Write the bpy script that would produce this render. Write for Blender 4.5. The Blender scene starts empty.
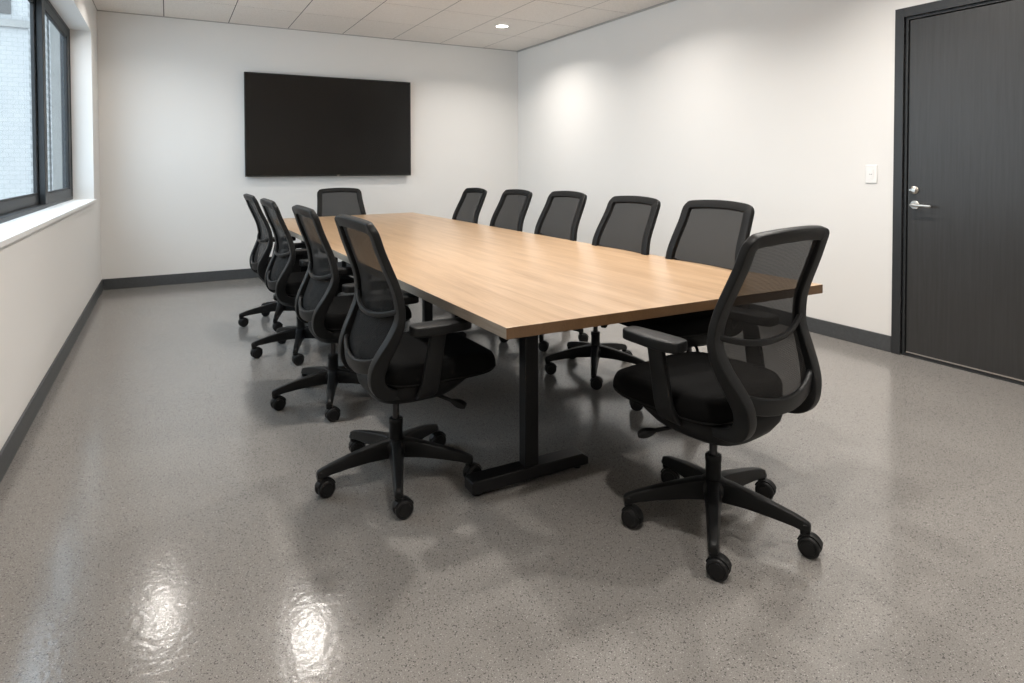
import bpy, bmesh, math, random
from mathutils import Vector, Matrix
random.seed(7)
C = bpy.context.scene.collection
PI = math.pi

# ------------------------------------------------------------------ materials
def new_mat(name):
    m = bpy.data.materials.new(name); m.use_nodes = True
    nt = m.node_tree
    return m, nt, nt.nodes, nt.links, nt.nodes['Principled BSDF']

def simple(name, col, rough=0.5, metal=0.0, spec=0.5, bump=0.0, bscale=200.0, var=0.0, vscale=3.0):
    m, nt, N, L, b = new_mat(name)
    b.inputs['Base Color'].default_value = (*col, 1)
    b.inputs['Roughness'].default_value = rough
    b.inputs['Metallic'].default_value = metal
    b.inputs['Specular IOR Level'].default_value = spec
    tc = N.new('ShaderNodeTexCoord')
    if bump:
        n = N.new('ShaderNodeTexNoise'); n.inputs['Scale'].default_value = bscale; n.inputs['Detail'].default_value = 3
        L.new(tc.outputs['Object'], n.inputs['Vector'])
        bp = N.new('ShaderNodeBump'); bp.inputs['Strength'].default_value = bump; bp.inputs['Distance'].default_value = 0.002
        L.new(n.outputs['Fac'], bp.inputs['Height']); L.new(bp.outputs['Normal'], b.inputs['Normal'])
    if var:
        n = N.new('ShaderNodeTexNoise'); n.inputs['Scale'].default_value = vscale; n.inputs['Detail'].default_value = 4
        L.new(tc.outputs['Object'], n.inputs['Vector'])
        r = N.new('ShaderNodeValToRGB')
        r.color_ramp.elements[0].position = 0.3; r.color_ramp.elements[1].position = 0.7
        r.color_ramp.elements[0].color = (*[c * (1 - var) for c in col], 1)
        r.color_ramp.elements[1].color = (*[min(1, c * (1 + var)) for c in col], 1)
        L.new(n.outputs['Fac'], r.inputs['Fac']); L.new(r.outputs['Color'], b.inputs['Base Color'])
    return m

M = {}
M['wall'] = simple('painted_wall', (0.80, 0.787, 0.765), 0.75, spec=0.3, bump=0.15, bscale=220)
M['white'] = simple('white_paint', (0.84, 0.84, 0.83), 0.45, bump=0.03)
M['trimgrey'] = simple('ceiling_trim', (0.42, 0.40, 0.38), 0.5, bump=0.03)
M['base'] = simple('rubber_baseboard', (0.062, 0.066, 0.070), 0.5, bump=0.1, bscale=90, var=0.12, vscale=60)
M['plastic'] = simple('black_plastic', (0.0075, 0.0078, 0.008), 0.42, spec=0.22, bump=0.12, bscale=700)
M['plastic_dark'] = simple('dark_plastic', (0.004, 0.004, 0.0042), 0.55, spec=0.22, bump=0.1, bscale=500)
M['rubber'] = simple('caster_rubber', (0.007, 0.007, 0.0073), 0.45, spec=0.3, bump=0.05)
M['fabric'] = simple('seat_fabric', (0.004, 0.004, 0.004), 0.95, spec=0.12, bump=0.5, bscale=900)
M['piston'] = simple('black_steel', (0.02, 0.02, 0.022), 0.3, metal=0.3, bump=0.02)
M['legmetal'] = simple('powder_coated_steel', (0.005, 0.005, 0.0055), 0.4, spec=0.28, bump=0.08, bscale=900)
M['nickel'] = simple('satin_nickel', (0.62, 0.58, 0.53), 0.3, metal=1.0, bump=0.02, bscale=300)
M['winframe'] = simple('window_aluminium', (0.028, 0.031, 0.034), 0.45, spec=0.3, bump=0.05, bscale=500)
M['gasket'] = simple('window_gasket', (0.012, 0.012, 0.012), 0.6, bump=0.05)
M['doorframe'] = simple('door_frame_paint', (0.026, 0.028, 0.030), 0.45, bump=0.05, bscale=300)
M['tvbezel'] = simple('tv_bezel', (0.010, 0.010, 0.010), 0.3, bump=0.02)
M['tvscreen'] = simple('tv_screen', (0.005, 0.0045, 0.004), 0.24, spec=0.4, bump=0.01)
M['switch'] = simple('switch_plastic', (0.86, 0.85, 0.83), 0.35, bump=0.02)
M['slot'] = simple('switch_mark', (0.15, 0.15, 0.15), 0.5, bump=0.02)
M['silver'] = simple('threshold_metal', (0.62, 0.58, 0.54), 0.35, metal=0.8, bump=0.03)
M['concrete'] = simple('pale_concrete', (0.18, 0.174, 0.163), 0.8, bump=0.2, var=0.08)
M['darkglass'] = simple('dark_window_glass', (0.045, 0.04, 0.036), 0.4, bump=0.02)
M['ground'] = simple('outside_paving', (0.3, 0.3, 0.3), 0.9, bump=0.2, var=0.1)

def mat_floor():
    m, nt, N, L, b = new_mat('speckled_resin_floor')
    tc = N.new('ShaderNodeTexCoord')
    n1 = N.new('ShaderNodeTexNoise'); n1.inputs['Scale'].default_value = 260; n1.inputs['Detail'].default_value = 3; n1.inputs['Roughness'].default_value = 0.7
    r1 = N.new('ShaderNodeValToRGB'); e = r1.color_ramp.elements
    e[0].position = 0.32; e[0].color = (0.165, 0.156, 0.145, 1)
    e[1].position = 0.68; e[1].color = (0.310, 0.296, 0.279, 1)
    x = e.new(0.5); x.color = (0.236, 0.224, 0.210, 1)
    v = N.new('ShaderNodeTexVoronoi'); v.inputs['Scale'].default_value = 300
    cr = N.new('ShaderNodeSeparateColor')
    mt = N.new('ShaderNodeMath'); mt.operation = 'GREATER_THAN'; mt.inputs[1].default_value = 0.93
    mt2 = N.new('ShaderNodeMath'); mt2.operation = 'LESS_THAN'; mt2.inputs[1].default_value = 0.42
    mm = N.new('ShaderNodeMath'); mm.operation = 'MULTIPLY'
    mixw = N.new('ShaderNodeMix'); mixw.data_type = 'RGBA'; mixw.inputs['B'].default_value = (0.42, 0.41, 0.395, 1)
    md = N.new('ShaderNodeMath'); md.operation = 'LESS_THAN'; md.inputs[1].default_value = 0.07
    mixd = N.new('ShaderNodeMix'); mixd.data_type = 'RGBA'; mixd.inputs['B'].default_value = (0.10, 0.095, 0.09, 1)
    n2 = N.new('ShaderNodeTexNoise'); n2.inputs['Scale'].default_value = 1.3; n2.inputs['Detail'].default_value = 4
    hv = N.new('ShaderNodeMix'); hv.data_type = 'RGBA'; hv.blend_type = 'MULTIPLY'; hv.inputs['Factor'].default_value = 1
    r2 = N.new('ShaderNodeValToRGB'); r2.color_ramp.elements[0].color = (0.92, 0.92, 0.92, 1); r2.color_ramp.elements[1].color = (1.05, 1.04, 1.03, 1)
    for n in (n1, n2, v): L.new(tc.outputs['Object'], n.inputs['Vector'])
    L.new(n1.outputs['Fac'], r1.inputs['Fac']); L.new(v.outputs['Color'], cr.inputs['Color'])
    L.new(cr.outputs['Red'], mt.inputs[0]); L.new(v.outputs['Distance'], mt2.inputs[0])
    L.new(mt.outputs[0], mm.inputs[0]); L.new(mt2.outputs[0], mm.inputs[1])
    L.new(r1.outputs['Color'], mixw.inputs['A']); L.new(mm.outputs[0], mixw.inputs['Factor'])
    L.new(cr.outputs['Green'], md.inputs[0])
    L.new(mixw.outputs['Result'], mixd.inputs['A']); L.new(md.outputs[0], mixd.inputs['Factor'])
    L.new(n2.outputs['Fac'], r2.inputs['Fac'])
    L.new(mixd.outputs['Result'], hv.inputs['A']); L.new(r2.outputs['Color'], hv.inputs['B'])
    L.new(hv.outputs['Result'], b.inputs['Base Color'])
    b.inputs['Roughness'].default_value = 0.16
    b.inputs['Specular IOR Level'].default_value = 0.75
    nb = N.new('ShaderNodeTexNoise'); nb.inputs['Scale'].default_value = 42; nb.inputs['Detail'].default_value = 2.5
    L.new(tc.outputs['Object'], nb.inputs['Vector'])
    bp = N.new('ShaderNodeBump'); bp.inputs['Strength'].default_value = 0.19; bp.inputs['Distance'].default_value = 0.0035
    L.new(nb.outputs['Fac'], bp.inputs['Height']); L.new(bp.outputs['Normal'], b.inputs['Normal'])
    return m
M['floor'] = mat_floor()

def mat_ceiling():
    m, nt, N, L, b = new_mat('mineral_fibre_tile')
    tc = N.new('ShaderNodeTexCoord')
    n = N.new('ShaderNodeTexNoise'); n.inputs['Scale'].default_value = 90; n.inputs['Detail'].default_value = 5
    r = N.new('ShaderNodeValToRGB'); r.color_ramp.elements[0].position = 0.35; r.color_ramp.elements[1].position = 0.6
    r.color_ramp.elements[0].color = (0.76, 0.72, 0.675, 1); r.color_ramp.elements[1].color = (0.84, 0.80, 0.755, 1)
    L.new(tc.outputs['Object'], n.inputs['Vector']); L.new(n.outputs['Fac'], r.inputs['Fac']); L.new(r.outputs['Color'], b.inputs['Base Color'])
    bp = N.new('ShaderNodeBump'); bp.inputs['Strength'].default_value = 0.3; bp.inputs['Distance'].default_value = 0.002
    L.new(n.outputs['Fac'], bp.inputs['Height']); L.new(bp.outputs['Normal'], b.inputs['Normal'])
    b.inputs['Roughness'].default_value = 0.9
    return m
M['ceiling'] = mat_ceiling()
M['groove'] = simple('ceiling_grid_bar', (0.10, 0.095, 0.09), 0.7, bump=0.05)

def mat_wood(name, c0, c1, c2, rough):
    m, nt, N, L, b = new_mat(name)
    tc = N.new('ShaderNodeTexCoord')
    mp = N.new('ShaderNodeMapping'); mp.inputs['Scale'].default_value = (9.0, 0.55, 9.0)
    n = N.new('ShaderNodeTexNoise'); n.inputs['Scale'].default_value = 1.6; n.inputs['Detail'].default_value = 6; n.inputs['Roughness'].default_value = 0.62; n.inputs['Distortion'].default_value = 0.6
    r = N.new('ShaderNodeValToRGB'); e = r.color_ramp.elements
    e[0].position = 0.30; e[0].color = (*c0, 1); e[1].position = 0.72; e[1].color = (*c2, 1); x = e.new(0.5); x.color = (*c1, 1)
    mp2 = N.new('ShaderNodeMapping'); mp2.inputs['Scale'].default_value = (120.0, 3.0, 120.0)
    n2 = N.new('ShaderNodeTexNoise'); n2.inputs['Scale'].default_value = 1.5; n2.inputs['Detail'].default_value = 3
    r2 = N.new('ShaderNodeValToRGB'); r2.color_ramp.elements[0].position = 0.35; r2.color_ramp.elements[1].position = 0.65
    r2.color_ramp.elements[0].color = (0.90, 0.88, 0.86, 1); r2.color_ramp.elements[1].color = (1.04, 1.04, 1.04, 1)
    mx = N.new('ShaderNodeMix'); mx.data_type = 'RGBA'; mx.blend_type = 'MULTIPLY'; mx.inputs['Factor'].default_value = 1
    L.new(tc.outputs['Object'], mp.inputs['Vector']); L.new(mp.outputs[0], n.inputs['Vector']); L.new(n.outputs['Fac'], r.inputs['Fac'])
    L.new(tc.outputs['Object'], mp2.inputs['Vector']); L.new(mp2.outputs[0], n2.inputs['Vector']); L.new(n2.outputs['Fac'], r2.inputs['Fac'])
    L.new(r.outputs['Color'], mx.inputs['A']); L.new(r2.outputs['Color'], mx.inputs['B']); L.new(mx.outputs['Result'], b.inputs['Base Color'])
    b.inputs['Roughness'].default_value = rough
    bp = N.new('ShaderNodeBump'); bp.inputs['Strength'].default_value = 0.08; bp.inputs['Distance'].default_value = 0.001
    L.new(n2.outputs['Fac'], bp.inputs['Height']); L.new(bp.outputs['Normal'], b.inputs['Normal'])
    return m
M['wood'] = mat_wood('oak_laminate', (0.355, 0.226, 0.127), (0.455, 0.305, 0.182), (0.53, 0.372, 0.236), 0.30)
M['woodedge'] = mat_wood('shaded_edge_band', (0.105, 0.056, 0.024), (0.118, 0.064, 0.028), (0.13, 0.072, 0.033), 0.42)  # same wood edge, darkened: the shading of the edge is in this colour

M['sideedge'] = mat_wood('greige_side_edge', (0.24, 0.20, 0.165), (0.31, 0.27, 0.225), (0.38, 0.335, 0.28), 0.4)  # greyer than the top, used on both long edges

def mat_door():
    m, nt, N, L, b = new_mat('charcoal_woodgrain_door')
    tc = N.new('ShaderNodeTexCoord')
    mp = N.new('ShaderNodeMapping'); mp.inputs['Scale'].default_value = (30, 30, 1.2)
    n = N.new('ShaderNodeTexNoise'); n.inputs['Scale'].default_value = 2.2; n.inputs['Detail'].default_value = 6; n.inputs['Roughness'].default_value = 0.7
    r = N.new('ShaderNodeValToRGB'); r.color_ramp.elements[0].position = 0.3; r.color_ramp.elements[1].position = 0.7
    r.color_ramp.elements[0].color = (0.030, 0.029, 0.028, 1); r.color_ramp.elements[1].color = (0.044, 0.044, 0.044, 1)
    L.new(tc.outputs['Object'], mp.inputs['Vector']); L.new(mp.outputs[0], n.inputs['Vector'])
    L.new(n.outputs['Fac'], r.inputs['Fac']); L.new(r.outputs['Color'], b.inputs['Base Color'])
    b.inputs['Roughness'].default_value = 0.42
    bp = N.new('ShaderNodeBump'); bp.inputs['Strength'].default_value = 0.15; bp.inputs['Distance'].default_value = 0.001
    L.new(n.outputs['Fac'], bp.inputs['Height']); L.new(bp.outputs['Normal'], b.inputs['Normal'])
    return m
M['door'] = mat_door()

def mat_mesh():
    m, nt, N, L, b = new_mat('woven_back_mesh')
    out = N['Material Output']
    b.inputs['Base Color'].default_value = (0.013, 0.0122, 0.0115, 1); b.inputs['Roughness'].default_value = 0.7
    b.inputs['Specular IOR Level'].default_value = 0.12
    tr = N.new('ShaderNodeBsdfTransparent'); tr.inputs['Color'].default_value = (0.93, 0.94, 0.95, 1)
    tc = N.new('ShaderNodeTexCoord')
    w = N.new('ShaderNodeTexWave'); w.bands_direction = 'Z'; w.inputs['Scale'].default_value = 60; w.inputs['Distortion'].default_value = 1.5; w.inputs['Detail'].default_value = 1
    mr = N.new('ShaderNodeMapRange'); mr.inputs['To Min'].default_value = 0.08; mr.inputs['To Max'].default_value = 0.15
    mx = N.new('ShaderNodeMixShader')
    L.new(tc.outputs['Object'], w.inputs['Vector']); L.new(w.outputs['Fac'], mr.inputs['Value']); L.new(mr.outputs[0], mx.inputs['Fac'])
    L.new(b.outputs[0], mx.inputs[1]); L.new(tr.outputs[0], mx.inputs[2]); L.new(mx.outputs[0], out.inputs['Surface'])
    return m
M['mesh'] = mat_mesh()

def mat_glass():
    m, nt, N, L, b = new_mat('window_glass')
    out = N['Material Output']; N.remove(b)
    tr = N.new('ShaderNodeBsdfTransparent'); tr.inputs['Color'].default_value = (0.95, 0.97, 0.97, 1)
    gl = N.new('ShaderNodeBsdfGlossy'); gl.inputs['Roughness'].default_value = 0.02
    mx = N.new('ShaderNodeMixShader')
    mx.inputs['Fac'].default_value = 0.05; L.new(tr.outputs[0], mx.inputs[1]); L.new(gl.outputs[0], mx.inputs[2]); L.new(mx.outputs[0], out.inputs['Surface'])
    return m
M['glass'] = mat_glass()

def mat_brick():
    m, nt, N, L, b = new_mat('white_painted_brick')
    tc = N.new('ShaderNodeTexCoord')
    mp = N.new('ShaderNodeMapping'); mp.inputs['Rotation'].default_value = (PI / 2, 0, PI / 2)
    br = N.new('ShaderNodeTexBrick'); br.inputs['Scale'].default_value = 3.2
    br.inputs['Color1'].default_value = (0.25, 0.246, 0.238, 1); br.inputs['Color2'].default_value = (0.232, 0.229, 0.224, 1)
    br.inputs['Mortar'].default_value = (0.175, 0.172, 0.168, 1); br.inputs['Mortar Size'].default_value = 0.012
    sx = N.new('ShaderNodeSeparateXYZ'); cx = N.new('ShaderNodeCombineXYZ')
    L.new(tc.outputs['Object'], sx.inputs[0])
    L.new(sx.outputs['X'], cx.inputs['X']); L.new(sx.outputs['Z'], cx.inputs['Y'])
    L.new(cx.outputs[0], br.inputs['Vector']); L.new(br.outputs['Color'], b.inputs['Base Color'])
    b.inputs['Roughness'].default_value = 0.85
    return m
M['brick'] = mat_brick()

def emit(name, col, s):
    m, nt, N, L, b = new_mat(name)
    b.inputs['Base Color'].default_value = (0.9, 0.9, 0.9, 1)
    b.inputs['Emission Color'].default_value = (*col, 1); b.inputs['Emission Strength'].default_value = s
    return m
M['lens'] = emit('downlight_lens', (1.0, 0.93, 0.84), 14)

# ------------------------------------------------------------------ mesh helpers
def obj(name, bm, mats, parent=None, smooth=True, bevel=0.0, loc=None, kind=None, angle=40):
    bmesh.ops.recalc_face_normals(bm, faces=bm.faces)
    me = bpy.data.meshes.new(name); bm.to_mesh(me); bm.free()
    for m in (mats if isinstance(mats, (list, tuple)) else [mats]): me.materials.append(m)
    if smooth:
        for p in me.polygons: p.use_smooth = True
        try: me.set_sharp_from_angle(angle=math.radians(angle))
        except Exception: pass
    o = bpy.data.objects.new(name, me); C.objects.link(o)
    if bevel:
        b = o.modifiers.new('bevel', 'BEVEL'); b.width = bevel; b.segments = 2; b.limit_method = 'ANGLE'; b.angle_limit = math.radians(40)
    if parent: o.parent = parent
    if loc: o.location = loc
    if kind: o['kind'] = kind
    return o

def empty(name, loc=(0, 0, 0), rz=0, parent=None):
    o = bpy.data.objects.new(name, None); C.objects.link(o)
    o.location = loc; o.rotation_euler = (0, 0, rz); o.empty_display_size = 0.1
    if parent: o.parent = parent
    return o

def tag(o, label, cat, group=None):
    o['label'] = label; o['category'] = cat
    if group: o['group'] = group
    return o

def add_box(bm, x0, x1, y0, y1, z0, z1, mi=0):
    vs = [bm.verts.new(v) for v in ((x0,y0,z0),(x1,y0,z0),(x1,y1,z0),(x0,y1,z0),(x0,y0,z1),(x1,y0,z1),(x1,y1,z1),(x0,y1,z1))]
    for f in ((0,3,2,1),(4,5,6,7),(0,1,5,4),(1,2,6,5),(2,3,7,6),(3,0,4,7)):
        fc = bm.faces.new([vs[i] for i in f]); fc.material_index = mi
    return vs

def box(*a):
    bm = bmesh.new(); add_box(bm, *a); return bm

def add_rings(bm, rings, cap=True, closed=True, mi=0):
    """rings: list of lists of points, bridged one after the other"""
    vr = [[bm.verts.new(p) for p in r] for r in rings]
    n = len(vr[0])
    for a, b in zip(vr[:-1], vr[1:]):
        for i in range(n if closed else n - 1):
            j = (i + 1) % n
            f = bm.faces.new((a[i], a[j], b[j], b[i])); f.material_index = mi
    if cap:
        bm.faces.new(vr[0][::-1]).material_index = mi; bm.faces.new(vr[-1]).material_index = mi
    return vr

def add_lathe(bm, prof, axis='z', seg=24, origin=(0, 0, 0), mi=0):
    """prof: list of (r, h)"""
    o = Vector(origin); rings = []
    for r, h in prof:
        ring = []
        for i in range(seg):
            a = 2 * PI * i / seg; c, s = r * math.cos(a), r * math.sin(a)
            p = {'z': (c, s, h), 'y': (c, h, s), 'x': (h, c, s)}[axis]
            ring.append(o + Vector(p))
        rings.append(ring)
    add_rings(bm, rings, True, True, mi)

def rr_section(w, h, r, seg=3):
    """rounded rectangle outline, centred: list of (u, v)"""
    r = min(r, w / 2 * 0.98, h / 2 * 0.98); pts = []
    for cx, cy, a0 in ((w/2-r, h/2-r, 0), (-w/2+r, h/2-r, PI/2), (-w/2+r, -h/2+r, PI), (w/2-r, -h/2+r, 3*PI/2)):
        for i in range(seg + 1):
            a = a0 + PI / 2 * i / seg; pts.append((cx + r * math.cos(a), cy + r * math.sin(a)))
    return pts

def catmull(pts, per=6):
    P = [Vector(p) for p in pts]; P = [2 * P[0] - P[1]] + P + [2 * P[-1] - P[-2]]; out = []
    for i in range(1, len(P) - 2):
        for k in range(per):
            t = k / per; a, b, c, d = P[i-1], P[i], P[i+1], P[i+2]
            out.append(0.5 * ((2*b) + (c-a)*t + (2*a-5*b+4*c-d)*t*t + (-a+3*b-3*c+d)*t**3))
    out.append(P[-2]); return out

def add_sweep(bm, pts, normals, widths, depths, rad=0.006, seg=3, mi=0):
    """width runs along T x n, depth along n"""
    n = len(pts); rings = []
    for i in range(n):
        T = (pts[min(i+1, n-1)] - pts[max(i-1, 0)]).normalized()
        nn = normals[i] if isinstance(normals, list) else Vector(normals)
        nn = (nn - T * nn.dot(T)).normalized(); b = T.cross(nn)
        w = widths[i] if isinstance(widths, list) else widths
        d = depths[i] if isinstance(depths, list) else depths
        rings.append([pts[i] + b * u + nn * v for u, v in rr_section(w, d, rad, seg)])
    add_rings(bm, rings, True, True, mi)

def superellipse(cx, cy, rx, ry, n, seg=40):
    out = []
    for i in range(seg):
        a = 2 * PI * i / seg; c, s = math.cos(a), math.sin(a)
        out.append((cx + rx * math.copysign(abs(c) ** (2/n), c), cy + ry * math.copysign(abs(s) ** (2/n), s)))
    return out

def copy_tree(o, parent=None):
    c = o.copy(); C.objects.link(c); c.parent = parent
    for ch in list(o.children): copy_tree(ch, c)
    return c

# ------------------------------------------------------------------ room shell
XL, XR, YB, YF, ZC = -0.625, 4.338, 7.791, -1.6, 2.896
WT = 0.24
obj('floor', box(XL - WT, XR + WT, YF - 0.1, YB + 0.1, -0.1, 0), M['floor'], smooth=False, kind='structure')
obj('wall_back', box(XL - WT, XR + WT, YB, YB + 0.12, 0, ZC + 0.1), M['wall'], smooth=False, kind='structure')
obj('wall_front', box(XL - WT, XR + WT, YF - 0.12, YF, 0, ZC + 0.1), M['wall'], smooth=False, kind='structure')
# left wall with window opening
WY0, WY1, WZ0, WZ1 = 3.10, 7.177, 0.950, 2.564
bm = bmesh.new()
add_box(bm, XL - WT, XL, YF, WY0, 0, ZC); add_box(bm, XL - WT, XL, WY1, YB, 0, ZC)
add_box(bm, XL - WT, XL, WY0, WY1, 0, WZ0); add_box(bm, XL - WT, XL, WY0, WY1, WZ1, ZC)
obj('wall_left', bm, M['wall'], smooth=False, kind='structure')
# right wall with door opening
DY1, DY0, DZ = 2.470, 1.40, 2.268
bm = bmesh.new()
add_box(bm, XR, XR + WT, YF, DY0, 0, ZC); add_box(bm, XR, XR + WT, DY1, YB, 0, ZC)
add_box(bm, XR, XR + WT, DY0, DY1, DZ, ZC)
add_box(bm, XR + WT - 0.03, XR + WT, DY0, DY1, 0, DZ)
obj('wall_right', bm, M['wall'], smooth=False, kind='structure')
# ceiling: tiles on a grid
xs = [-0.02 + 0.636 * k for k in range(-1, 8)]; xs = [XL] + [x for x in xs if XL + 0.05 < x < XR - 0.05] + [XR]
ys = [6.92 - 0.80 * k for k in range(0, 12)]; ys = sorted([YF, YB] + [y for y in ys if YF + 0.05 < y < YB - 0.05])
bm = bmesh.new()
add_box(bm, XL - WT, XR + WT, YF - 0.1, YB + 0.1, ZC + 0.0015, ZC + 0.1, 1)
g = 0.0045
for a, b_ in zip(xs[:-1], xs[1:]):
    for c, d in zip(ys[:-1], ys[1:]):
        add_box(bm, a + g, b_ - g, c + g, d - g, ZC, ZC + 0.0018, 0)
obj('ceiling', bm, [M['ceiling'], M['groove']], smooth=False, kind='structure')
# perimeter wall angle
bm = bmesh.new()
add_box(bm, XR - 0.022, XR, YF, YB, ZC - 0.016, ZC + 0.001)
obj('trim_1', bm, M['trimgrey'], smooth=False, kind='structure')
obj('trim_2', box(XL, XR - 0.022, YB - 0.014, YB, ZC - 0.008, ZC + 0.001), M['trimgrey'], smooth=False, kind='structure')
# baseboards
def baseboard(name, pts_box):
    bm = bmesh.new()
    for b in pts_box: add_box(bm, *b)
    obj(name, bm, M['base'], smooth=False, bevel=0.004, kind='structure')
BH = 0.112
baseboard('baseboard_left', [(XL, XL + 0.012, YF, YB, 0, BH)])
baseboard('baseboard_back', [(XL + 0.012, XR - 0.012, YB - 0.012, YB, 0, BH)])
baseboard('baseboard_right', [(XR - 0.012, XR, 2.532, YB, 0, BH), (XR - 0.012, XR, YF, 1.34, 0, BH)])

# ------------------------------------------------------------------ door
d = empty('door_1', (XR, 1.93, 0)); d['kind'] = 'structure'
def lb(x0, x1, y0, y1, z0, z1): return (x0 - XR, x1 - XR, y0 - 1.93, y1 - 1.93, z0, z1)
bm = bmesh.new()
for y0, y1 in ((2.470, 2.529), (1.341, 1.40)): add_box(bm, *lb(XR - 0.014, XR + 0.010, y0, y1, 0.0, 2.330))
add_box(bm, *lb(XR - 0.014, XR + 0.010, 1.40, 2.470, DZ, 2.330))
for y0, y1 in ((2.452, 2.470), (1.40, 1.418)): add_box(bm, *lb(XR + 0.006, XR + 0.12, y0, y1, 0.0, DZ))
add_box(bm, *lb(XR + 0.006, XR + 0.12, 1.418, 2.452, DZ - 0.018, DZ))
obj('door_frame', bm, M['doorframe'], d, bevel=0.002, smooth=False)
leaf = obj('door_leaf', box(*lb(XR + 0.012, XR + 0.055, 1.422, 2.444, 0.022, 2.244)), M['door'], d, bevel=0.002, smooth=False)
obj('door_threshold', box(*lb(XR + 0.006, XR + 0.10, 1.418, 2.452, 0.0, 0.016)), M['doorframe'], d, smooth=False)
obj('door_sweep', box(*lb(XR + 0.006, XR + 0.012, 1.43, 2.44, 0.023, 0.030)), M['silver'], d, smooth=False)
hx = XR + 0.012 - XR
bm = bmesh.new(); hy, hz = 2.397 - 1.93, 1.018
add_lathe(bm, [(0.029, 0.0), (0.029, -0.006), (0.026, -0.009), (0.012, -0.009), (0.011, -0.045), (0.0005, -0.045)], 'x', 28, (hx, hy, hz))
pts = catmull([(hx - 0.045, hy + 0.008, hz), (hx - 0.047, hy - 0.02, hz), (hx - 0.047, hy - 0.08, hz - 0.001), (hx - 0.046, hy - 0.122, hz - 0.002)], 5)
add_sweep(bm, pts, Vector((0, 0, 1)), 0.011, 0.017, 0.005)
obj('lever_handle', bm, M['nickel'], d)['label'] = 'satin nickel lever handle'
bm = bmesh.new(); kz = 1.117
add_lathe(bm, [(0.026, 0.0), (0.026, -0.008), (0.022, -0.012), (0.014, -0.013), (0.013, -0.018), (0.0005, -0.018)], 'x', 28, (hx, hy + 0.003, kz))
add_box(bm, hx - 0.032, hx - 0.016, hy - 0.016, hy + 0.022, kz - 0.004, kz + 0.004)
obj('thumbturn_lock', bm, M['nickel'], d)['label'] = 'satin nickel thumbturn lock'

# ------------------------------------------------------------------ light switch
sw = tag(empty('light_switch', (XR, 2.687, 1.220)), 'small white light switch plate on the wall beside the dark door', 'light switch')
obj('switch_plate', box(-0.007, 0, -0.0415, 0.0415, -0.0635, 0.0635), M['switch'], sw, bevel=0.003)
obj('rocker', box(-0.010, -0.006, -0.016, 0.016, -0.034, 0.034), M['switch'], sw, bevel=0.0015)
bm = bmesh.new(); add_box(bm, -0.0108, -0.0098, 0.003, 0.010, -0.003, 0.001); add_box(bm, -0.0108, -0.0098, -0.009, -0.002, -0.003, 0.001)
obj('indicator_mark', bm, M['slot'], sw, smooth=False)

# ------------------------------------------------------------------ window
w = empty('window_1', (-0.79, 5.4, 1.0)); w['kind'] = 'structure'
FX = -0.79
def wb(x0, x1, y0, y1, z0, z1): return (x0 - FX, x1 - FX, y0 - 5.4, y1 - 5.4, z0 - 1.0, z1 - 1.0)
wz0, wz1 = 0.977, WZ1
bm = bmesh.new()   # outer frame
for a in ((WY1 - 0.030, WY1, wz0, wz1), (WY0, WY0 + 0.03, wz0, wz1), (WY0 + 0.03, WY1 - 0.03, wz0, wz0 + 0.03), (WY0 + 0.03, WY1 - 0.03, wz1 - 0.03, wz1)):
    add_box(bm, *wb(-0.865, -0.79, *a))
obj('window_frame', bm, M['winframe'], w, bevel=0.003, smooth=False)
def sash(name, y0, y1, x0, x1, sw_, right_w=None):
    z0, z1 = wz0 + 0.028, wz1 - 0.028
    bm = bmesh.new()
    add_box(bm, *wb(x0, x1, y0, y0 + sw_, z0, z1)); add_box(bm, *wb(x0, x1, y1 - sw_, y1, z0, z1))
    add_box(bm, *wb(x0, x1, y0 + sw_, y1 - sw_, z0, z0 + 0.075)); add_box(bm, *wb(x0, x1, y0 + sw_, y1 - sw_, z1 - 0.065, z1))
    s = obj(name, bm, M['winframe'], w, bevel=0.003, smooth=False)
    gk = bmesh.new()
    iy0, iy1, iz0, iz1 = y0 + sw_, y1 - sw_, z0 + 0.075, z1 - 0.065
    mx = (x0 + x1) / 2
    for b in ((iy0, iy0 + 0.012, iz0, iz1), (iy1 - 0.012, iy1, iz0, iz1), (iy0 + .012, iy1 - .012, iz0, iz0 + 0.012), (iy0 + .012, iy1 - .012, iz1 - 0.012, iz1)):
        add_box(gk, *wb(mx - 0.008, mx + 0.010, *b))
    obj('gasket', gk, M['gasket'], s, smooth=False)
    obj('glass_pane', box(*wb(mx - 0.003, mx + 0.003, iy0 + 0.004, iy1 - 0.004, iz0 + 0.004, iz1 - 0.004)), M['glass'], s, smooth=False)
    return s
sash('sliding_sash', 5.715, 7.150, -0.832, -0.795, 0.12)
sash('fixed_sash', 3.128, 5.790, -0.864, -0.836, 0.10)
# window sill board
obj('window_sill', box(XL - 0.165 - 0.0 - FX, XL + 0.022 - FX, WY0 - 5.4, WY1 - 5.4, -0.050, -0.0235), M['white'], w, bevel=0.003, smooth=False)

# ------------------------------------------------------------------ outside
bd = tag(empty('building', (-2.15, 14.0, -3.0)), 'white painted brick building seen outside through the window', 'building')
obj('facade', box(-7, 0, 0, 6, 0, 9.5), M['brick'], bd, smooth=False)
bm = bmesh.new(); add_box(bm, -7, 0.03, -0.06, 0.0, 6.74, 6.86)
obj('ledge', bm, M['concrete'], bd, smooth=False)
bm = bmesh.new(); add_box(bm, -2.6, -0.24, -0.03, 0.01, 6.97, 8.6)
obj('window', bm, M['darkglass'], bd, smooth=False)
tag(obj('boundary_wall', box(-2.1, 6.0, 16.0, 16.3, -3.0, 7.0), M['concrete'], smooth=False), 'pale smooth wall beyond the brick building, seen through the narrow window sash', 'wall')
tag(obj('pavement', box(-12, XL - WT - 0.05, -8, 16, -3.1, -3.0), M['ground'], smooth=False), 'pale paving outside the window', 'pavement')

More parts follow.
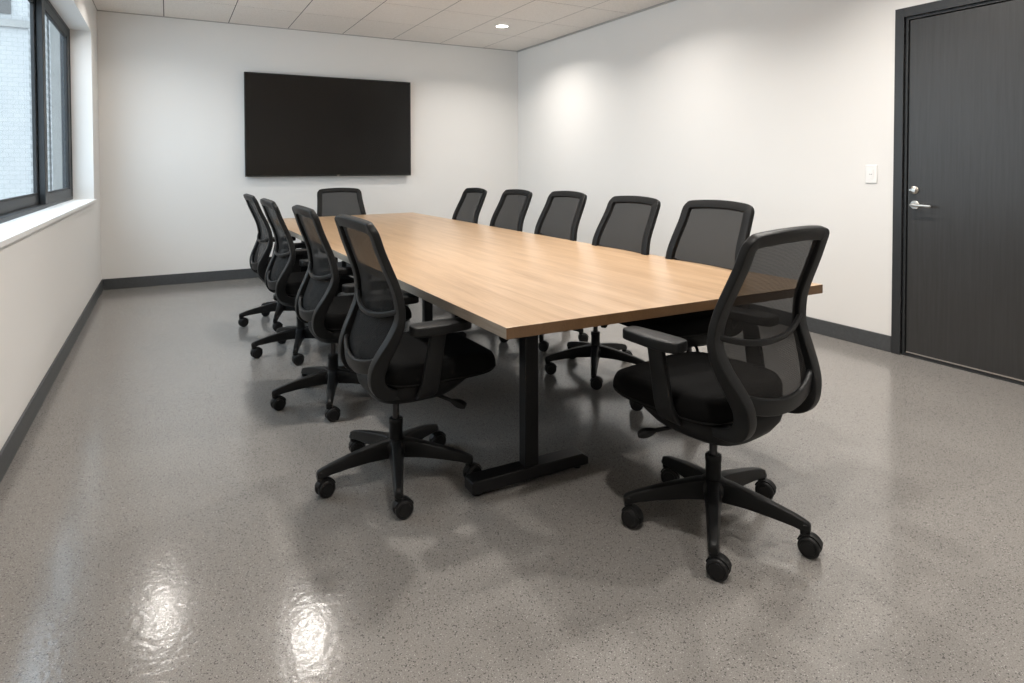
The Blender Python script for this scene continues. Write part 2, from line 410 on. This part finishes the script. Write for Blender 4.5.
# ------------------------------------------------------------------ television
tv = tag(empty('television', (1.745, YB, 1.758)), 'large black flat screen television mounted on the back wall, switched off', 'television')
hw, hh = 0.981, 0.593
obj('wall_mount', box(-0.82, 0.82, -0.040, 0, -0.57, 0.3), M['tvbezel'], tv, bevel=0.004)
bm = bmesh.new(); add_box(bm, -hw, hw, -0.075, -0.036, -hh, hh)
obj('housing', bm, M['tvbezel'], tv, bevel=0.004)
bm = bmesh.new(); bz = 0.011
add_box(bm, -hw, -hw + bz, -0.080, -0.074, -hh, hh); add_box(bm, hw - bz, hw, -0.080, -0.074, -hh, hh)
add_box(bm, -hw + bz, hw - bz, -0.080, -0.074, hh - bz, hh); add_box(bm, -hw + bz, hw - bz, -0.080, -0.074, -hh, -hh + 0.020)
obj('bezel', bm, M['tvbezel'], tv, smooth=False)
obj('screen', box(-hw + bz, hw - bz, -0.077, -0.0745, -hh + 0.02, hh - bz), M['tvscreen'], tv, smooth=False)
obj('logo_mark', box(0.045, 0.075, -0.0815, -0.0795, -hh + 0.006, -hh + 0.013), M['nickel'], tv, smooth=False)

# ------------------------------------------------------------------ table
TZ = 0.75; TT = 0.039
tb = tag(empty('conference_table', (1.70, 4.3, 0)), 'long oak topped conference table on black T shaped legs', 'table')
corners = [(0.966, 1.815), (2.557, 1.800), (2.467, 6.93), (0.853, 6.77)]
bm = bmesh.new(); cs = [(x - 1.70, y - 4.3) for x, y in corners]
lo = [bm.verts.new((x, y, TZ - TT)) for x, y in cs]; hi = [bm.verts.new((x, y, TZ)) for x, y in cs]
bm.faces.new(lo[::-1]).material_index = 1; bm.faces.new(hi).material_index = 0
for i in range(4):
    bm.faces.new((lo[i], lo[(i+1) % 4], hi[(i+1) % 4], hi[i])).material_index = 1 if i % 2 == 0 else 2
obj('tabletop', bm, [M['wood'], M['woodedge'], M['sideedge']], tb, smooth=False, bevel=0.0012)
def table_leg(x, y, fl=0.29, br=(-0.05, 0.19)):
    bm = bmesh.new()
    add_box(bm, -0.031, 0.031, -0.027, 0.027, 0.055, TZ - TT - 0.002)
    o = obj('leg', bm, M['legmetal'], tb, bevel=0.004, loc=(x - 1.70, y - 4.3, 0))
    bm = bmesh.new()
    pr = [(-fl, 0.020), (-fl, 0.062), (-fl + 0.012, 0.070), (fl - 0.03, 0.070), (fl, 0.050), (fl, 0.020)]
    add_rings(bm, [[(px, -0.038, pz) for px, pz in pr], [(px, 0.038, pz) for px, pz in pr]])
    obj('foot', bm, M['legmetal'], o, bevel=0.003)
    bm = bmesh.new()
    bm.free()
    for s in (-1, 1):
        bm = bmesh.new(); add_lathe(bm, [(0.016, 0.0), (0.018, 0.003), (0.018, 0.012), (0.011, 0.014), (0.011, 0.024)], 'z', 16, (s * (fl - 0.035), 0, 0))
        obj('glide', bm, M['rubber'], o)
    bm = bmesh.new()
    add_box(bm, br[0], br[1], -0.02, 0.02, TZ - TT - 0.035, TZ - TT - 0.001)
    obj('bracket', bm, M['legmetal'], o, bevel=0.003)
    return o
table_leg(1.276, 2.205, 0.27)
table_leg(1.62, 4.25, 0.29, (-0.25, 0.25))
table_leg(1.15, 6.30); table_leg(2.17, 6.34, 0.25, (-0.19, 0.05))
bm = bmesh.new()
add_box(bm, -0.020, 0.020, -1.95, 2.0, TZ - TT - 0.036, TZ - TT - 0.001)
obj('frame_rail', bm, M['legmetal'], tb, smooth=False)

# ------------------------------------------------------------------ office chair
PROF = [(-0.225, 1.075), (-0.185, 0.965), (-0.139, 0.835), (-0.124, 0.755), (-0.126, 0.69), (-0.150, 0.62), (-0.182, 0.545), (-0.197, 0.485), (-0.190, 0.428), (-0.150, 0.392), (-0.06, 0.378)]
HW =   [0.212, 0.223, 0.237, 0.249, 0.251, 0.242, 0.220, 0.202, 0.194, 0.189, 0.178]
def profx(z):
    for (x0, z0), (x1, z1) in zip(PROFS[:-1], PROFS[1:]):
        if z1 <= z <= z0: return x0 + (x1 - x0) * (z0 - z) / max(1e-6, z0 - z1)
    return PROFS[-1][0]
PROFS = [(p.x, p.z) for p in catmull([(x, 0, z) for x, z in PROF[:9]], 8)]
def hwz(z):
    for i in range(len(PROF) - 1):
        if PROF[i+1][1] <= z <= PROF[i][1]:
            t = (PROF[i][1] - z) / (PROF[i][1] - PROF[i+1][1]); return HW[i] + (HW[i+1] - HW[i]) * t
    return HW[0] if z > 1 else HW[-1]
PIV = Vector((-0.12, 0, 0.42))

def build_chair():
    root = empty('office_chair')
    P = M['plastic']
    # back frame: one loop from the left hook over the top to the right hook
    side = [(x, h, z) for (x, z), h in zip(PROF, HW)]
    up = [Vector(p) for p in side[::-1]]
    up[-1] = Vector((-0.206, 0.219, 1.034))
    topc = [Vector((-0.2160, 0.210, 1.058)), Vector((-0.2190, 0.190, 1.067)), Vector((-0.232, 0.10, 1.075)), Vector((-0.238, 0.0, 1.078))]
    half = up + topc
    full = half + [Vector((p.x, -p.y, p.z)) for p in half[:-1][::-1]]
    pts = catmull(full, 5); n = len(pts)
    norms, wd, dp = [], [], []
    for i, p in enumerate(pts):
        q = i if i < n / 2 else n - 1 - i
        if p.z > 1.03: nx = Vector((0.93, 0, 0.36))
        else:
            a, b = pts[max(q - 1, 0)], pts[min(q + 1, n - 1)]
            t = (b - a); t.y = 0; t.normalize(); nx = Vector((t.z, 0, -t.x))
        norms.append(nx)
        z = p.z; hook = z < 0.45
        k = max(0, min(1, (0.72 - z) / 0.2))
        wd.append(0.052 * (1 - k) + 0.044 * k if z < 1.05 else 0.050)
        dp.append(0.028 * (1 - k) + 0.056 * k)
    q0 = [min(i, n - 1 - i) for i in range(n)]
    for i in range(n):
        if q0[i] < 8: dp[i] *= 0.55 + 0.45 * q0[i] / 8
    # smooth the section normals
    for _ in range(4):
        norms = [(norms[max(i-1, 0)] + norms[i] * 2 + norms[min(i+1, n-1)]).normalized() for i in range(n)]
    bm = bmesh.new(); add_sweep(bm, [p - PIV for p in pts], norms, wd, dp, 0.0055, 3)
    back = obj('backrest', bm, P, root, loc=PIV, angle=60)
    # inner lip along the loop
    # lower rail
    def rail(z_end, z_mid, sag, w_, d_, nm, mat, off=0.0, k=0.985):
        ps, ns = [], []
        for i in range(25):
            u = -1 + 2 * i / 24; e = abs(u) ** 2.2
            z = z_mid + (z_end - z_mid) * e
            ps.append(Vector((profx(z) + off * 1.0 - sag * (1 - u * u), u * hwz(z) * k, z)) - PIV)
            ns.append(Vector((1, 0, 0.12)))
        bm = bmesh.new(); add_sweep(bm, ps, ns, w_, d_, 0.006, 3); return obj(nm, bm, mat, back)
    rail(0.520, 0.478, 0.030, 0.060, 0.018, 'lower_rail', P)
    rail(0.735, 0.690, 0.040, 0.022, 0.016, 'lumbar_bar', P, -0.006)
    # mesh panel
    bm = bmesh.new(); rows = []
    NZ, NU = 30, 16
    for i in range(NZ + 1):
        z = 0.480 + (1.054 - 0.480) * i / NZ; row = []
        for j in range(NU + 1):
            u = -1 + 2 * j / NU
            arch = 0.012 * (1 - u * u) * (i / NZ) ** 6
            drop = 0.0
            if i == 0: drop = 0
            row.append(bm.verts.new(Vector((profx(min(z, 1.07)) - 0.022 * (1 - u * u) + 0.004, u * (hwz(z) - 0.014), z + arch)) - PIV))
        rows.append(row)
    for a, b in zip(rows[:-1], rows[1:]):
        for j in range(NU): bm.faces.new((a[j], a[j+1], b[j+1], b[j]))
    obj('mesh_panel', bm, M['mesh'], back)['label'] = 'see-through woven black mesh'
    # seat cushion
    def seat_layers(layers, cx, rx, ry, n, front=0.0, crown=0.0):
        rings = []
        for s, z in layers:
            ring = []
            for x, y in superellipse(cx, 0, rx * (1 - (1 - s) * ry / rx) if s > 0.5 else rx * s, ry * s, n, 56):
                f = max(0, (x - 0.10) / 0.23)
                zz = z - front * f * f * (1 if z > 0.49 else -0.2)
                zz += crown * abs(y / ry) ** 2 * (1 if z > 0.53 else 0)
                ring.append(Vector((x, y, zz)))
            rings.append(ring)
        return rings
    bm = bmesh.new()
    L_ = [(0.94, 0.458), (0.975, 0.461), (0.985, 0.474), (1.0, 0.492), (0.997, 0.512), (0.98, 0.528), (0.95, 0.538), (0.90, 0.543), (0.8, 0.545), (0.5, 0.543), (0.2, 0.541), (0.02, 0.541)]
    add_rings(bm, seat_layers(L_, 0.085, 0.250, 0.250, 4.2, 0.022, 0.006))
    seat = obj('seat', bm, M['fabric'], root, angle=80)
    bm = bmesh.new()
    ring = [Vector((x, y, 0.470 + 0.004 * max(0, (x - 0.10) / 0.23) ** 2)) for x, y in superellipse(0.083, 0, 0.2485, 0.2485, 4.2, 56)]
    ring.append(ring[0])
    ps = ring; add_sweep(bm, ps, Vector((0, 0, 1)), 0.006, 0.006, 0.0028, 2)
    obj('seat_piping', bm, M['plastic_dark'], seat)
    # shell under the seat
    bm = bmesh.new(); rings = []
    for s, z0, cx, rx in ((0.94, 0.462, 0.04, 0.205), (0.95, 0.452, 0.035, 0.205), (0.93, 0.425, 0.01, 0.195), (0.85, 0.388, -0.005, 0.175), (0.70, 0.356, -0.01, 0.155), (0.5, 0.335, -0.01, 0.115), (0.25, 0.322, -0.005, 0.07), (0.12, 0.315, 0, 0.035)):
        z = 0.462 - (0.462 - z0) * 0.75
        rings.append([Vector((x, y, z)) for x, y in superellipse(cx, 0, rx, 0.25 * s, 3.2, 48)])
    add_rings(bm, rings); obj('seat_shell', bm, M['plastic_dark'], root, angle=60)
    # armrests
    for s in (-1, 1):
        bm = bmesh.new()
        path = catmull([(-0.010, s * 0.195, 0.415), (-0.018, s * 0.245, 0.432), (-0.014, s * 0.272, 0.480), (0.002, s * 0.276, 0.580), (0.020, s * 0.276, 0.672)], 6)
        m_ = len(path)
        add_sweep(bm, path, [Vector((0, s, 0.0)) if i > 6 else Vector((0, s * (0.2 + i / 8), -1 + i / 8)) for i in range(m_)], [0.078 - 0.018 * i / m_ for i in range(m_)], [0.024] * m_, 0.007, 3)
        arm = obj('armrest', bm, P, root)
        bm = bmesh.new(); rings = []
        for sc, z in ((0.88, 0.668), (0.98, 0.670), (1.0, 0.675), (1.0, 0.696), (0.98, 0.701), (0.92, 0.7035), (0.4, 0.7045)):
            rr = []
            for x, y in superellipse(0.032, 0, 0.122 * (1 - (1 - sc) * 0.35), 0.046 * sc, 4.5, 44):
                rr.append(Vector((x, s * 0.276 + y * (1 - 0.10 * (x > 0.05)) - s * 0.010 * max(0, x / 0.16), z)))
            rings.append(rr)
        add_rings(bm, rings); obj('arm_pad', bm, M['plastic'], arm, angle=60)
    # control levers
    for s in (-1, 1):
        bm = bmesh.new()
        path = catmull([(0.04, s * 0.08, 0.385), (0.065, s * 0.15, 0.383), (0.095, s * 0.195, 0.374), (0.115, s * 0.215, 0.364)], 5)
        add_sweep(bm, path, Vector((0, 0, 1)), 0.014, 0.012, 0.004, 3)
        path = catmull([(0.103, s * 0.203, 0.370), (0.125, s * 0.220, 0.360), (0.150, s * 0.240, 0.350)], 4)
        add_sweep(bm, path, Vector((0, 0, 1)), [0.016, .021, .026, .031, .035, .038, .038, .036, .030], [.014, .018, .022, .024, .026, .026, .025, .022, .016], 0.007, 3)
        obj('tilt_lever', bm, M['plastic_dark'], root)
    # gas lift
    bm = bmesh.new(); add_lathe(bm, [(0.014, 0.16), (0.014, 0.375), (0.0138, 0.376)], 'z', 20)
    gl = obj('gas_lift', bm, M['piston'], root)
    bm = bmesh.new(); add_lathe(bm, [(0.030, 0.098), (0.030, 0.150), (0.0275, 0.165), (0.0268, 0.228), (0.0285, 0.231), (0.0285, 0.248), (0.026, 0.252), (0.016, 0.252)], 'z', 28)
    obj('sleeve', bm, P, gl)
    bm = bmesh.new(); add_lathe(bm, [(0.035, 0.102), (0.048, 0.108), (0.052, 0.125), (0.050, 0.150), (0.040, 0.166), (0.030, 0.170)], 'z', 30)
    obj('base_hub', bm, P, root)
    # five legs, each with its caster
    for k in range(5):
        bm = bmesh.new(); rings = []
        st = [(0.030, 0.168, 0.068, 0.062), (0.06, 0.166, 0.066, 0.056), (0.12, 0.156, 0.056, 0.050), (0.20, 0.140, 0.046, 0.043), (0.27, 0.123, 0.037, 0.037), (0.301, 0.113, 0.034, 0.034), (0.315, 0.107, 0.030, 0.031), (0.320, 0.100, 0.020, 0.026)]
        for r, zt, h, wd_ in st:
            rings.append([Vector((r, u * (1.0 if v < 0 else 0.72), zt - h / 2 + v)) for u, v in rr_section(wd_, h, 0.006, 3)])
        add_rings(bm, rings)
        add_lathe(bm, [(0.0135, 0.066), (0.0155, 0.068), (0.0155, 0.100), (0.012, 0.104)], 'z', 16, (0.303, 0, 0))
        leg = obj('base_leg', bm, P, root); leg.rotation_euler = (0, 0, 2 * PI * k / 5)
        # caster: origin on the stem axis, wheels trail behind
        bm = bmesh.new(); R = 0.0345; tx = -0.016
        for s in (-1, 1):
            pr = [(0.004, 0.0045), (R - 0.004, 0.0045), (R - 0.001, 0.007), (R, 0.012), (R, 0.019), (R - 0.003, 0.0235), (R - 0.008, 0.0250), (R - 0.0095, 0.0235), (R - 0.011, 0.0235), (R - 0.012, 0.0262), (0.006, 0.0275), (0.0005, 0.0275)]
            add_lathe(bm, [(r, s * h) for r, h in pr], 'y', 28, (tx, 0, R))
        add_lathe(bm, [(0.0075, -0.02), (0.0075, 0.02)], 'y', 12, (tx, 0, R))
        add_lathe(bm, [(0.0065, 0.03), (0.0065, 0.075)], 'z', 12, (0, 0, 0))
        # hood between and over the wheels
        arc = [Vector((tx + (R + 0.0025) * math.cos(a), 0, R + (R + 0.0025) * math.sin(a))) for a in [math.radians(q) for q in range(20, 176, 12)]]
        add_sweep(bm, arc, [(p - Vector((tx, 0, R))).normalized() for p in arc], 0.030, 0.005, 0.002, 2)
        add_box(bm, -0.020, 0.010, -0.004, 0.004, 0.028, 0.070)
        cst = obj('caster', bm, M['rubber'], leg, loc=(0.303, 0, 0))
        cst.rotation_euler = (0, 0, random.uniform(0, 2 * PI))
    return root

UPPER = ('seat', 'seat_shell', 'backrest', 'armrest', 'tilt_lever')
def base_name(o): return o.name.split('.')[0]
proto = build_chair()
first = True
def place(x, y, face, label, group, base=0.0, recline=0.0, ux=0.0, uz=0.0, cast=None, bx=0.0, ax=0.0, az=0.0, bz=0.045, bs=0.93):
    """face: direction the sitter looks (degrees from +x); base: angle of the star base (world degrees)"""
    global first
    o = proto if first else copy_tree(proto)
    if not first: ux += 0.05; uz -= 0.012
    first = False
    o.location = (x, y, 0); o.rotation_euler = (0, 0, math.radians(face))
    tag(o, label, 'chair', group)
    k = 0
    for ch in o.children:
        nm = base_name(ch)
        if nm == 'base_leg':
            ch.rotation_euler = (0, 0, math.radians(base - face + 72 * k))
            for c in ch.children:
                c.rotation_euler = (0, 0, math.radians(cast[k] - base - 72 * k) if cast else random.uniform(0, 2 * PI))
            k += 1
        elif nm in UPPER:
            ch.location = (PIV if nm == 'backrest' else Vector((0, 0, 0))) + Vector((ux, 0, uz))
            if nm == 'backrest':
                ch.rotation_euler = (0, -math.radians(recline), 0); ch.location.x += bx; ch.location.z += bz; ch.scale.z = bs
            if nm == 'armrest': ch.location += Vector((ax, 0, az))
    return o
GL, GR = 'chairs along the window side of the table', 'chairs along the plain wall side of the table'
# left row, facing +x
CL = [187, 180, 195, 184, 190]
place(0.806, 2.48, 2, 'mesh-back office chair nearest the camera in the window-side row, beside the table corner', GL, 37.5, 0.0, 0.05, -0.012, CL)
place(0.78, 3.49, 2, 'mesh-back office chair second from the camera in the window-side row', GL, 37.5, 0.0, 0.02, -0.015, CL)
place(0.79, 4.51, 2, 'mesh-back office chair third from the camera in the window-side row', GL, 37.5, 1.5, -0.02, -0.018, CL)
place(0.80, 5.45, 2, 'mesh-back office chair farthest from the camera in the window-side row', GL, 37.5, 3.0, -0.03, -0.018, CL)
# right row, facing -x
CR = [150, 160, 140, 155, 145]
place(2.41, 2.47, 180, 'mesh-back office chair behind the table corner, largest back in the plain wall row', GR, 158, 2.5, -0.01, 0.010, CR)
place(2.32, 3.18, 180, 'mesh-back office chair second from the camera in the plain wall row', GR, 88, 5.5, -0.08, 0.012, CR)
place(2.41, 3.98, 180, 'mesh-back office chair in the middle of the plain wall row of five', GR, 95, 4.5, -0.02, 0.014, CR)
place(2.40, 4.75, 180, 'mesh-back office chair second from the far end of the plain wall row', GR, 20, 5, -0.02, 0.004, CR)
place(2.40, 5.60, 180, 'mesh-back office chair at the far end of the plain wall row, nearest the room corner', GR, 50, 5, -0.02, -0.008, CR)
# ends
place(1.67, 6.90, -88, 'mesh-back office chair at the far head of the table, below the television', None, 20, 0.0, 0.0, -0.045)
place(1.695, 1.615, 99, 'large foreground mesh-back office chair at the near end of the table, seen from behind', None, 8, 1.0, -0.06, 0, [115, 122, 108, 118, 112], -0.040, 0.025, 0.026, 0.058, 0.911)

# ------------------------------------------------------------------ ceiling downlights
def downlight(x, y, label, power=20, spread=142):
    o = tag(empty('ceiling_downlight', (x, y, ZC)), label, 'ceiling light', 'recessed ceiling downlights')
    bm = bmesh.new()
    add_lathe(bm, [(0.086, 0.0), (0.086, -0.004), (0.080, -0.007), (0.070, -0.006), (0.066, -0.001), (0.066, 0.0)], 'z', 36)
    obj('trim_ring', bm, M['white'], o)
    bm = bmesh.new(); add_lathe(bm, [(0.067, -0.0005), (0.067, -0.0030), (0.0005, -0.0035)], 'z', 32)
    obj('lens', bm, M['lens'], o)
    ld = bpy.data.lights.new('downlight_lamp', 'AREA'); ld.shape = 'DISK'; ld.size = 0.13; ld.energy = power
    ld.color = (1.0, 0.95, 0.893); ld.spread = math.radians(spread)
    lo_ = bpy.data.objects.new('downlight_lamp', ld); C.objects.link(lo_); lo_.location = (0, 0, -0.012); lo_.parent = o
LIGHTS = [(3.40, 6.48, 1.0), (-0.10, 6.60, 0.38), (1.04, 5.66, 0.45), (3.30, 4.35, 0.9), (2.35, 3.05, 0.9), (1.0, 3.2, 1.1),
          (3.30, 2.2, 1.1), (0.9, 0.9, 0.9), (2.7, 0.6, 0.9), (2.0, -0.7, 0.7)]
for i, (x, y, k) in enumerate(LIGHTS):
    downlight(x, y, 'round recessed downlight in the ceiling tile near the far right corner' if i == 0 else 'round recessed downlight in the ceiling outside the picture', 22 * k)

# ------------------------------------------------------------------ daylight
wd = bpy.data.worlds.new('World'); bpy.context.scene.world = wd; wd.use_nodes = True
bg = wd.node_tree.nodes['Background']; bg.inputs['Color'].default_value = (0.74, 0.87, 1.0, 1); bg.inputs['Strength'].default_value = 5.2
pl = bpy.data.lights.new('window_portal', 'AREA'); pl.shape = 'RECTANGLE'; pl.size = WZ1 - WZ0; pl.size_y = WY1 - WY0
pl.cycles.is_portal = True
po = bpy.data.objects.new('window_portal', pl); C.objects.link(po)
po.location = (-0.90, (WY0 + WY1) / 2, (WZ0 + WZ1) / 2); po.rotation_euler = (0, -PI / 2, 0)

# ------------------------------------------------------------------ camera
cd = bpy.data.cameras.new('camera'); co = bpy.data.objects.new('camera', cd); C.objects.link(co)
r = Vector((0.87831622, -0.47807632, -0.00191212)); u = Vector((0.01327304, 0.02038665, 0.99970406)); f = Vector((0.47789586, 0.87808167, -0.02425145))
m = Matrix(((r.x, u.x, -f.x, 0), (r.y, u.y, -f.y, 0), (r.z, u.z, -f.z, 1.28), (0, 0, 0, 1)))
co.matrix_world = m
cd.sensor_fit = 'HORIZONTAL'; cd.sensor_width = 36; cd.lens = 631.33 / 1024 * 36
cd.shift_y = -(341.5 - 181.52) / 1024; cd.clip_start = 0.05
bpy.context.scene.camera = co

vs = bpy.context.scene.view_settings
bpy.context.scene.display_settings.display_device = 'sRGB'
vs.view_transform = 'Standard'; vs.look = 'None'; vs.gamma = 1.0; vs.use_curve_mapping = False; vs.exposure = 0.12
